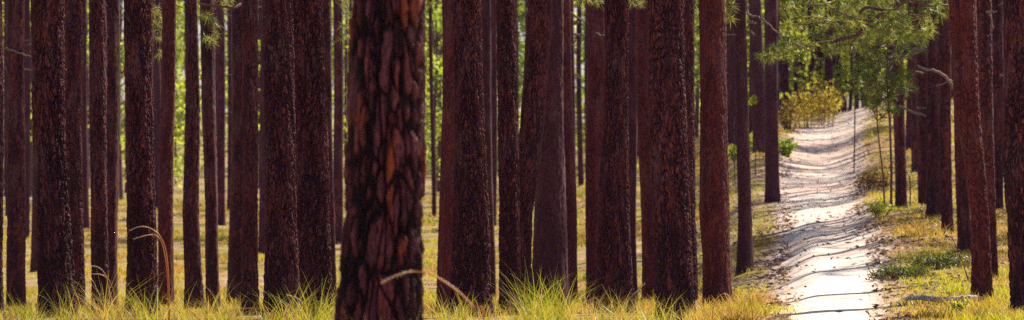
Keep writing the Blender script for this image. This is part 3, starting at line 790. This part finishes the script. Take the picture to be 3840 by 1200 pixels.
limb_set('t43', [([(3440, 245, -.5), (3458, 258, -.5), (3500, 262, -.4), (3530, 275, -.3), (3555, 300, -.2), (3580, 335, -.1)], .022, .030), ([(3555, 300, -.2), (3580, 308, 0)], .02, .02),
                 ([(3510, 320, -.3), (3535, 315, -.2), (3556, 306, -.2)], .010, .012)], [], wood=DEADWOOD, name="dead_branch", label="curved dead grey branch", seed=5)
limb_set('t42', [([(3370, 395, -.2), (3400, 412, -.2), (3440, 425, -.1), (3474, 435, 0)], .018, .024), ([(3430, 270, -.1), (3465, 274, 0)], .02, .024), ([(3425, 182, 0), (3460, 184, 0), (3478, 184, 0)], .02, .026), ([(3440, 405, 0), (3475, 405, 0)], .018, .018)],
         [], wood=DEADWOOD, name="dead_branch", seed=6)
limb_set('t45', [([(3700, 45, -.3), (3715, 42, -.3), (3735, 44, -.3)], .012, .010), ([(3706, 45, -.3), (3716, 62, -.3), (3722, 100, -.3), (3716, 128, -.3), (3702, 138, -.3)], .014, .007)],
         [], wood=DEADWOOD, name="dead_branch", label="hooked broken branch stub", seed=7)
limb_set('t47', [([(3745, 18, -.6), (3760, 12, -.6)], .016, .014), ([(3748, 284, -.6), (3766, 284, -.6)], .018, .016)], [], wood=DEADWOOD, name="dead_branch", seed=8)
limb_set('t2', [([(14, 177, 0), (40, 186, -.1), (80, 200, -.25), (118, 214, -.25)], .017, .012)], [], wood=DEADWOOD, name="dead_branch", label="bare pale branch crossing the trunk", seed=9, dshift=-.35)
limb_set('t12', [([(905, 15, .2), (890, 22, .1), (870, 30, 0), (820, 22, 0), (745, 14, 0)], .028, .014), ([(870, 30, 0), (900, 0, 0)], .016, .01)],
         [(765, 45, 0), (780, 60, .2), (752, 60, -.2), (800, 78, 0), (815, 95, .2), (770, 140, .1), (785, 150, 0), (800, 160, .1), (812, 125, .2), (845, 15, .3), (860, 0, .2), (830, 0, 0)], 1.5, tr=.15, tones=(.4, 1), seed=10, label="needled branch with bright tufts between the dim trunks")
limb_set('t12', [([(640, 10, 6), (665, 20, 6), (690, 30, 6), (700, 60, 6)], .012, .006)], [(668, 20, 6), (680, 55, 6), (672, 80, 6), (675, 190, 6), (668, 205, 6.2), (683, 180, 6), (590, 30, 7), (600, 60, 7), (585, 85, 7), (592, 140, 7), (600, 195, 7), (578, 50, 7), (604, 110, 7)], 3, tr=.17, tones=(.3, 1), seed=11)
limb_set('t15', [([(1240, -20, 0), (1270, 20, 0), (1300, 60, 0)], .014, .006)], [(1290, 20, 0), (1300, 45, 0), (1285, 95, 0), (1305, 105, .2), (1295, 130, 0), (1310, 140, .2), (1280, 145, 0), (1300, 0, 0), (1320, 60, 0)], .8, tr=.17, tones=(.35, 1), seed=12)
limb_set('t24', [([(2268, -40, 0), (2220, -15, 0), (2180, -5, 0)], .014, .006)], [(2160, -5, 0), (2180, 0, .3), (2230, 0, .3), (2250, 5, 0), (2200, -5, 0)], -.6, tr=.16, tones=(.4, 1), seed=13)
limb_set('t27', [([(2440, -40, 0), (2400, -10, 0), (2375, 0, 0)], .014, .006)], [(2368, 5, 0), (2390, 8, 0), (2410, 2, .2), (2380, -8, 0), (2402, 18, 0)], -.8, tr=.15, tones=(.6, 1), seed=14, label="bright tuft of needles")
limb_set('t23', [([(2143, 50, 0), (2160, 62, 0), (2195, 82, 0)], .024, .014), ([(2150, 92, 0), (2170, 85, 0)], .022, .014), ([(2155, 128, -.1), (2198, 133, -.1)], .022, .018), ([(2143, 170, 0), (2160, 150, 0)], .02, .012)], [], 1.5, wood=DEADWOOD, name="dead_branch", label="pale broken branch stubs", seed=15)
limb_set('t24', [([(2232, 124, 0), (2250, 131, 0), (2264, 132, 0)], .018, .014)], [], -.4, wood=DEADWOOD, name="dead_branch", seed=16)
limb_set('t30', [([(2725, -30, 1), (2735, 20, 1)], .010, .006)], [(2728, 15, 1), (2738, 35, 1), (2725, 55, 1), (2740, 70, 1.2), (2732, 0, 1), (2745, 20, 1.3)], 3, tr=.17, tones=(.5, 1), seed=17)
limb_set('t29', [([(2600, -30, .5), (2615, 5, .5)], .010, .006)], [(1605 + 1000, 10, .5), (2618, 40, .7)], 4, tr=.14, tones=(.4, 1), seed=18)
limb_set('t33', [([(2835, 370, -.3), (2860, 360, -.2)], .008, .008)], [(2822, 372, -.3), (2832, 378, -.3), (2815, 382, -.3), (2828, 362, -.3)], 0, mat=LEAF, tr=.09, tones=(.8, 1), n=40, width=.02, seed=19, name="sprig")

# broken stubs and flakes on the nearer trunks
def stubs(key, n, seed):
    root, d, (bx, bz), cx, rad = TREES[key]
    r = np.random.default_rng(seed); g = Geo(); zt = EYE + HORIZON / F * d - bz
    for i in range(n):
        z = 0.8 + (zt - 0.8) * r.random(); side = 1 if r.random() < 0.7 else -1
        a = (0 if side > 0 else PI) + r.normal() * 0.5
        R = float(rad(np.array([z]))[0]); c = float(cx(np.array([z]))[0]); l = 0.002 + 0.012 * r.random()
        u = np.array([math.cos(a), -abs(math.sin(a)), 0.0]); b = np.array([c, 0, z]) + u * (R - 0.01)
        e = b + u * (0.015 + l) + [0, 0, r.normal() * 0.012]
        g.tube([b, (b + e) / 2, e], 0.006, 0.004, 5)
    o = g.build("bark_flakes", DEADWOOD, root); o["kind"] = "stuff"
for i, (k, n) in enumerate([('t3', 16), ('t7', 12), ('t13', 18), ('t14', 16), ('t18', 22), ('t20', 16), ('t21', 8), ('t25', 14), ('t28', 16), ('t30', 8), ('t45', 10), ('t5', 10), ('t24', 8), ('t12', 8), ('t42', 6), ('t48', 6)]):
    stubs(k, n, 200 + i)

# saplings on the right bank
def sapling(name, pts, r0, d, label, tufts=None, mat=NEEDLE_DARK, branches=()):
    x, y = pts[0]; bx = (x - 1920) / F * d; bz = gz(bx, d); base = np.array([bx, d, bz])
    root = empty(name, base); g = Geo()
    P = [W(a, b, d) - base for a, b in pts]; P[0] = np.array([0, 0, -0.05])
    P = np.array(P); t = np.linspace(0, len(P) - 1, 5 * len(P)); P = np.stack([np.interp(t, range(len(P)), P[:, k]) for k in range(3)], 1)
    g.tube(P, r0, r0 * 0.45, 7)
    for br in branches:
        g.tube([W(a, b, d) - base for a, b in br], r0 * 0.5, r0 * 0.3, 5)
    g.build("stem", LIMB, root)
    if tufts:
        r = np.random.default_rng(int(x)); q = Geo(); b2 = Geo()
        for (a, b, dd) in tufts:
            c = W(a, b, d + dd) - base
            tuft(q, c, 0.20, 40, r, 0.008, 0.5, r.random() ** 1.3, 0.1)
            j = int(np.argmin(np.abs(P[:, 2] - (c[2] - 0.25)))); b2.tube([P[j], (P[j] + c) / 2 + [0, 0, -.04], c], 0.010, 0.005, 4)
        b2.build("branches", LIMB, root); q.build("needles", mat, root)
    tag(root, label, "sapling")
    return root
tf = scatter([(3215, 110), (3190, 200), (3215, 260), (3205, 330), (3240, 420), (3280, 400), (3300, 440), (3345, 420), (3355, 330), (3330, 240), (3420, 200), (3470, 140), (3380, 120)], 105, 0.9)
sapling("pine_sapling", [(3318, 775), (3312, 660), (3300, 560), (3290, 470), (3285, 300), (3290, 180)], 0.022, 74, "slender needled pine sapling at the trail's right edge", tf)
sapling("pine_sapling", [(3342, 790), (3343, 650), (3338, 480), (3325, 300), (3330, 150)], 0.030, 73, "thin dark sapling right beside the needled one", scatter([(3290, 420), (3290, 300), (3350, 250), (3440, 330), (3430, 400), (3340, 470)], 14, .5) + scatter([(3330, 90), (3480, 90), (3480, 260), (3340, 340)], 20, .8))
sapling("dead_sapling", [(3413, 765), (3414, 700), (3410, 660), (3398, 645)], 0.018, 76, "short bare dead sapling between the dark pines of the right bank", None, branches=[[(3414, 705), (3435, 690)]])
sapling("dead_sapling", [(3645, 1100), (3630, 1050), (3615, 1000), (3598, 955), (3575, 900), (3560, 880)], 0.010, 50.5, "thin crooked twiggy sapling arching left above the log", [], branches=[[(3630, 1050), (3640, 1010)], [(3598, 955), (3590, 915), (3600, 890)], [(3615, 1000), (3650, 1090)]])
sapling("bare_sapling", [(3203, 520), (3206, 400), (3200, 300), (3208, 200), (3210, 120)], 0.020, 100, "very thin upright sapling above the head of the trail", None)
sapling("bare_sapling", [(3545, 400 + 0), (3545, 300)], 0.012, 70, "thin grey stem leaning on the furrowed pair", None) if False else None
sapling("bare_sapling", [(2755, 655), (2755, 560), (2752, 440)], 0.018, 100, "thin dark stem right of the smooth red brown trunk", None)
sapling("bare_sapling", [(2833, 660), (2832, 560), (2830, 520)], 0.018, 100, "thin dark stem right of the slim grey pine", None)

# fallen log
def log():
    d = 47.6; a = W(3393, 1143, d); b = W(3660, 1128, d + 0.3)
    n = 40; t = np.linspace(0, 1, n)[:, None]; P = a + (b - a) * t
    r = np.random.default_rng(8); P[:, 2] = ground(P[:, 0], P[:, 1]) + 0.075 + 0.01 * np.sin(t[:, 0] * 9)
    root = empty("fallen_log", P[0]); g = Geo(); g.tube(P - P[0] + r.normal(size=P.shape) * 0.003, 0.030, 0.042, 14)
    g.build("stem", LOGWOOD, root)
    g = Geo()
    for i in range(26):
        j = r.integers(4, 38); p = P[j] - P[0]; e = p + r.normal(size=3) * [.14, .10, .03] + [0, -.08, -.01]
        g.tube([p, (p + e) / 2 + [0, 0, .03], e], 0.006, 0.003, 4)
    g.build("twigs", DEADWOOD, root)
    tag(root, "thin whitish fallen log in the grass at the foot of the red brown leaning pine", "log")
log()

# ------------------------------------------------------------------ grass
def blades(g, x, d, z, h, lean, width, r, tone, segs=1, yaw=None):
    """many curved blades at once; arrays of equal length"""
    n = len(x)
    a = r.random(n) * 2 * PI if yaw is None else yaw
    dx = np.cos(a) * lean * h; dy = np.sin(a) * lean * h
    fa = r.random(n) * PI; wx = np.cos(fa) * width; wy = np.sin(fa) * width
    V = []; 
    for k in range(segs + 1):
        t = k / segs; w = (1 - t) * 0.9 + 0.1 if k < segs else 0
        cx = x + dx * t * t; cy = d + dy * t * t; cz = z + h * (t - 0.28 * lean * t * t) - 0.01
        if k < segs:
            V += [np.stack([cx - wx * w, cy - wy * w, cz], 1), np.stack([cx + wx * w, cy + wy * w, cz], 1)]
        else:
            V += [np.stack([cx, cy, cz], 1)]
    m = len(V); v = np.stack(V, 1).reshape(-1, 3); b = np.arange(n)[:, None] * m
    q = np.vstack([np.hstack([b + 2 * k, b + 2 * k + 1, b + 2 * k + 3, b + 2 * k + 2]) for k in range(segs - 1)]) if segs > 1 else None
    t = np.hstack([b + m - 3, b + m - 2, b + m - 1])
    g.add(v, q, t, np.repeat(tone, m))

def short_grass():
    r = np.random.default_rng(77); g = Geo()
    N = 40000
    d = 42 + 130 * r.random(N) ** 1.5
    u = -200 + 4240 * r.random(N)
    d = np.where((u < 2600) & (d < 50), d + 12, d)
    x = (u - 1920) / F * d
    off = path_off(x, d)
    dens = fbm(x * 0.45 + 11, d * 0.28 + 3, 4)
    keep = (off > -0.18 + 0.6 * (r.random(N) ** 2.2) * np.clip((d - 52) / 12, 0.12, 1)) & ((dens > 0.46) | (r.random(N) < 0.16) | ((u > 3270) & (d < 85)))
    # tussocks that break into the trail where grass bars it
    bar = (off > -1.6) & (off < 0) & (d > 113) & (d < 118) & (r.random(N) < 0.8)
    k = keep | bar; x = x[k]; d = d[k]; dens = dens[k]; off = off[k]
    nb = 9
    X = np.repeat(x, nb) + r.normal(size=len(x) * nb) * 0.07; D = np.repeat(d, nb) + r.normal(size=len(x) * nb) * 0.10
    tn = np.repeat(np.clip(0.15 + 1.9 * (fbm(x * 0.5 + 40, d * 0.3, 3) - 0.32) + 0.16 * r.normal(size=len(x)), 0, 1), nb)
    hh = np.repeat(0.05 + 0.13 * r.random(len(x)) * (0.6 + 1.2 * smooth(.45, .65, dens)), nb) * (0.5 + 0.7 * r.random(len(X)))
    hh *= np.clip(smooth(-0.1, 0.5, np.repeat(off, nb)), 0.45, 1)
    blades(g, X, D, ground(X, D), hh, 0.3 + 0.8 * r.random(len(X)), 0.010 * np.clip(D / 55, 1, 2.2), r, tn)
    o = g.build("grass", GRASS); tag(o, "short yellow green grass and straw covering the forest floor", "grass", kind="stuff")
short_grass()

LITTER = leaf_material("litter_flecks", (.10, .05, .035), (.26, .13, .07), (.48, .32, .20), (.2, .1, .05), (.4, .25, .12), 0.15, 0.8)
def litter():
    r = np.random.default_rng(91); g = Geo()
    N = 60000; d = 43 + 110 * r.random(N) ** 1.3; u = 2550 + 1300 * r.random(N); x = (u - 1920) / F * d
    l, rr_ = path_edges(d); off = path_off(x, d); w = (rr_ - l)
    inside = off < 0
    p = np.where(inside, np.exp(off / (0.06 * w)) * 0.8 + 0.10 * np.clip((d - 50) / 30, 0.15, 1), np.exp(-off / 1.2) * 0.55 + 0.05)
    p *= smooth(0.35, 0.6, fbm(x * 0.9 + 20, d * 0.6, 4)) * 1.3 * np.clip((d - 44) / 18, 0.18, 1)
    k = r.random(N) < p; x = x[k]; d = d[k]; n = len(x)
    z = ground(x, d) + 0.022 + 0.01 * r.random(n)
    a = r.normal(0, 0.7, n); L = 0.02 + 0.07 * r.random(n) ** 2; wd = 0.006 + 0.016 * r.random(n)
    ax = np.stack([np.cos(a) * L, np.sin(a) * L, r.normal(size=n) * 0.012], 1); bx = np.stack([-np.sin(a) * wd, np.cos(a) * wd, 0.004 + 0.016 * r.random(n)], 1)
    c = np.stack([x, d, z], 1); v = np.stack([c - ax, c - bx, c + ax, c + bx], 1).reshape(-1, 3)
    g.add(v, np.arange(4 * n).reshape(-1, 4), None, np.repeat(r.random(n), 4))
    tag(g.build("leaf_litter", LITTER), "brown fallen leaves and needle litter along the edges of the sandy trail", "leaf litter", kind="stuff")
litter()

def foreground_grass():
    r = np.random.default_rng(78); g = Geo()
    # tussock centres across the lower edge; (photo x, photo y of the tips, how green)
    cl = [(u, 1150 + 40 * r.random(), r.random()) for u in np.arange(-40, 2640, 18) if r.random() < 0.72]
    cl += [(90, 1120, .6), (230, 1110, .5), (290, 1120, .6), (380, 1095, .3), (400, 1080, .3), (420, 1110, .6), (540, 1110, .8), (600, 1120, .5), (560, 1130, .8), (700, 1120, .3), (800, 1110, .6), (830, 1135, .5),
           (1000, 1120, .4), (1080, 1120, .7), (1110, 1110, .9), (1150, 1120, .8), (1190, 1100, .9), (1220, 1110, .8), (1660, 1120, .4), (1700, 1130, .6), (1740, 1130, .6),
           (1960, 1080, .95), (1985, 1070, .95), (2010, 1065, 1), (2040, 1100, 1), (2080, 1075, 1), (2100, 1085, 1), (2120, 1110, 1), (2140, 1120, .8), (2000, 1110, 1), (2060, 1110, 1),
           (2220, 1140, .2), (2260, 1140, .3), (2300, 1130, .15), (2330, 1145, .15), (2400, 1150, .3), (1400, 1140, .7), (1340, 1150, .7), (1300, 1140, .6), (1440, 1150, .6)]
    cl += [(u, 1165 + 20 * r.random(), 0.1 * r.random()) for u in np.arange(3640, 3860, 14)]
    for u, y, gr in cl:
        d = 34 + 6.5 * r.random() if u < 3000 else 44.5 + r.random()
        x = (u - 1920) / F * d; z = gz(x, d); top = EYE - (y - HORIZON) / F * d
        h = max(0.12, top - z)
        n = 48 if u < 3000 else 34
        X = x + r.normal(size=n) * 0.045; D = d + r.normal(size=n) * 0.06
        hh = h * (0.35 + 0.95 * r.random(n) ** 1.3) * 1.4
        tone = np.clip(0.30 + 0.55 * gr + 0.36 * r.normal(size=n), 0, 1)
        blades(g, X, D, ground(X, D), hh, 0.25 + 0.75 * r.random(n) ** 1.4, 0.0042 + 0.0018 * r.random(n), r, tone, 5)
    for key, (root, d, (bx, bz), cxf, radf) in TREES.items():      # tufts round the feet of the trunks
        if d < 30 or d > 72: continue
        R_ = float(radf(np.array([0.1]))[0]); n = 90
        a = r.random(n) * 2 * PI; rr_ = R_ * 1.15 + 0.22 * r.random(n)
        X = bx + np.cos(a) * rr_; D = d + np.sin(a) * rr_
        tall = 0.30 if bx < 1.5 else 0.14
        blades(g, X, D, ground(X, D), tall * (0.3 + 0.8 * r.random(n)), 0.2 + 0.8 * r.random(n), 0.0045, r, np.clip(0.35 + 0.3 * r.normal(size=n), 0, 1), 4)
    o = g.build("wiregrass", WIRE); tag(o, "tall bright yellow green wiregrass along the near edge in front of the trunks", "grass", kind="stuff")
foreground_grass()

def stalk(lines, d, label, r0=0.0045):
    x, y = lines[0][0]; bx = (x - 1920) / F * d; bz = gz(bx, d); base = np.array([bx, d, bz])
    root = empty("grass_stalk", base); k = 0; r0 *= 1.3 if d > 25 else 1.0
    for pts in lines:
        P = np.array([W(a, b, d) for a, b in pts]) - base
        if k == 0 or pts[0][1] > 1150: P = np.vstack([[P[0, 0], 0, -0.02], P])
        # Catmull-Rom smoothing
        Q = np.vstack([2 * P[0] - P[1], P, 2 * P[-1] - P[-2]]); out = []
        for i in range(1, len(Q) - 2):
            for t in np.linspace(0, 1, 7, endpoint=False):
                out.append(0.5 * (2 * Q[i] + (Q[i + 1] - Q[i - 1]) * t + (2 * Q[i - 1] - 5 * Q[i] + 4 * Q[i + 1] - Q[i + 2]) * t ** 2 + (3 * Q[i] - Q[i - 1] - 3 * Q[i + 1] + Q[i + 2]) * t ** 3))
        out.append(P[-1]); out = np.array(out)
        n = len(out); g = Geo(); h = int(n * 0.72)
        g.tube(out[:h + 1], r0, r0 * 0.75, 6, np.clip(np.linspace(0.1, 0.5, (h + 1) * 6 + 2), 0, 1))
        g.build("stem", STALK, root)
        g = Geo(); g.tube(out[h:], r0 * 0.9, r0 * 0.55, 6, 0.9)
        rj = np.random.default_rng(int(x) + k)
        for j in range(h, n):   # seed head: small awns along the tip
            for q in range(3):
                dv = (out[min(j + 1, n - 1)] - out[j - 1]); dv /= np.linalg.norm(dv) + 1e-9
                e = out[j] + dv * 0.012 + rj.normal(size=3) * 0.006
                g.tube([out[j], e], 0.0018, 0.0008, 4, 0.95)
        g.build("seed_head", STALK, root); k += 1
    tag(root, label, "grass stalk", "dry grass stalks")
stalk([[(636, 1195), (634, 1080), (630, 1000), (620, 930), (600, 885), (575, 862), (545, 850), (515, 852), (490, 863)],
       [(632, 1195), (629, 1060), (622, 980), (608, 915), (592, 888), (570, 880), (540, 884), (505, 895)]], 38, "tall orange double grass stalk arching left with two pale tips", 0.0055)
stalk([[(442, 1190), (436, 1130), (418, 1070), (398, 1040), (375, 1029), (345, 1027)], [(440, 1190), (425, 1090), (405, 1045), (385, 1015), (370, 1003), (350, 997)]], 38, "thin pair of grass stalks bending left between the twin slim pines and the furrowed one", 0.0035)
stalk([[(1815, 1200), (1775, 1150), (1720, 1095), (1670, 1058), (1620, 1030), (1575, 1019), (1530, 1020), (1480, 1035), (1435, 1060)]], 20.6, "thick blurred stalk arching left across the foot of the huge nearest pine", 0.0055)
stalk([[(455, 1195), (438, 1160), (410, 1135), (370, 1123), (335, 1124), (300, 1132)]], 37, "low pale stalk arching left in front of the thick leaning scaly trunk's right foot", 0.004)
stalk([[(2672, 1190), (2676, 1150), (2690, 1118), (2710, 1102), (2726, 1104), (2738, 1118)]], 40, "small hooked grass stalk in front of the smooth red brown pine's foot", 0.004)
stalk([[(2316, 1195), (2335, 1160), (2360, 1120), (2390, 1090), (2417, 1064)]], 39, "thin straight stalk slanting right by the foot of the trunk left of the yellow slit", 0.0035)
stalk([[(1022, 1200), (1000, 1172), (965, 1158), (920, 1156), (880, 1162), (850, 1172)]], 38, "low orange stalk arching left before the touching pair of pines", 0.004)
stalk([[(2822, 1195), (2818, 1150), (2810, 1110), (2806, 1085)]], 42, "single orange stalk standing in the grass left of the trail", 0.004)
stalk([[(1150, 1195), (1145, 1155), (1125, 1125), (1100, 1112), (1080, 1107)]], 38, "green bent stalk in front of the dark furrowed pine beside the red flecked one", 0.004)

# the huge pine's own foot of blurred grass, nearer the eye
def near_grass():
    r = np.random.default_rng(90); g = Geo()
    for u in list(np.arange(1215, 1660, 20)):
        d = 19.6 + r.random() * 1.7; x = (u - 1920) / F * d; z = gz(x, d)
        y = 1110 + 70 * r.random(); h = EYE - (y - HORIZON) / F * d - z
        n = 18; X = x + r.normal(size=n) * 0.05; D = d + r.normal(size=n) * 0.06
        blades(g, X, D, ground(X, D), h * (0.6 + 0.5 * r.random(n)), 0.2 + 0.5 * r.random(n), 0.0030, r, np.clip(0.6 + .2 * r.normal(size=n), 0, 1), 6)
    tag(g.build("wiregrass", WIRE), "blurred tall grass at the foot of the huge nearest pine", "grass", kind="stuff")
near_grass()

# ------------------------------------------------------------------ the air between the trunks
def haze():
    m = bpy.data.materials.new("haze_air"); m.use_nodes = True; nt = m.node_tree
    nt.nodes.clear(); out = nt.nodes.new("ShaderNodeOutputMaterial"); v = nt.nodes.new("ShaderNodeVolumePrincipled")
    v.inputs["Color"].default_value = (0.50, 0.30, 1.0, 1); v.inputs["Density"].default_value = 0.00011; v.inputs["Anisotropy"].default_value = 0.0
    nt.links.new(v.outputs[0], out.inputs["Volume"])
    x, y0, y1, z0, z1 = 4200, -150, 1600, -3, 75
    V = [(-x, y0, z0), (x, y0, z0), (x, y1, z0), (-x, y1, z0), (-x, y0, z1), (x, y0, z1), (x, y1, z1), (-x, y1, z1)]
    o = mesh_obj("haze", V, np.array([(0, 3, 2, 1), (4, 5, 6, 7), (0, 1, 5, 4), (1, 2, 6, 5), (2, 3, 7, 6), (3, 0, 4, 7)]), m)
    tag(o, "thin violet haze between the far trunks", "haze", kind="stuff")
haze()
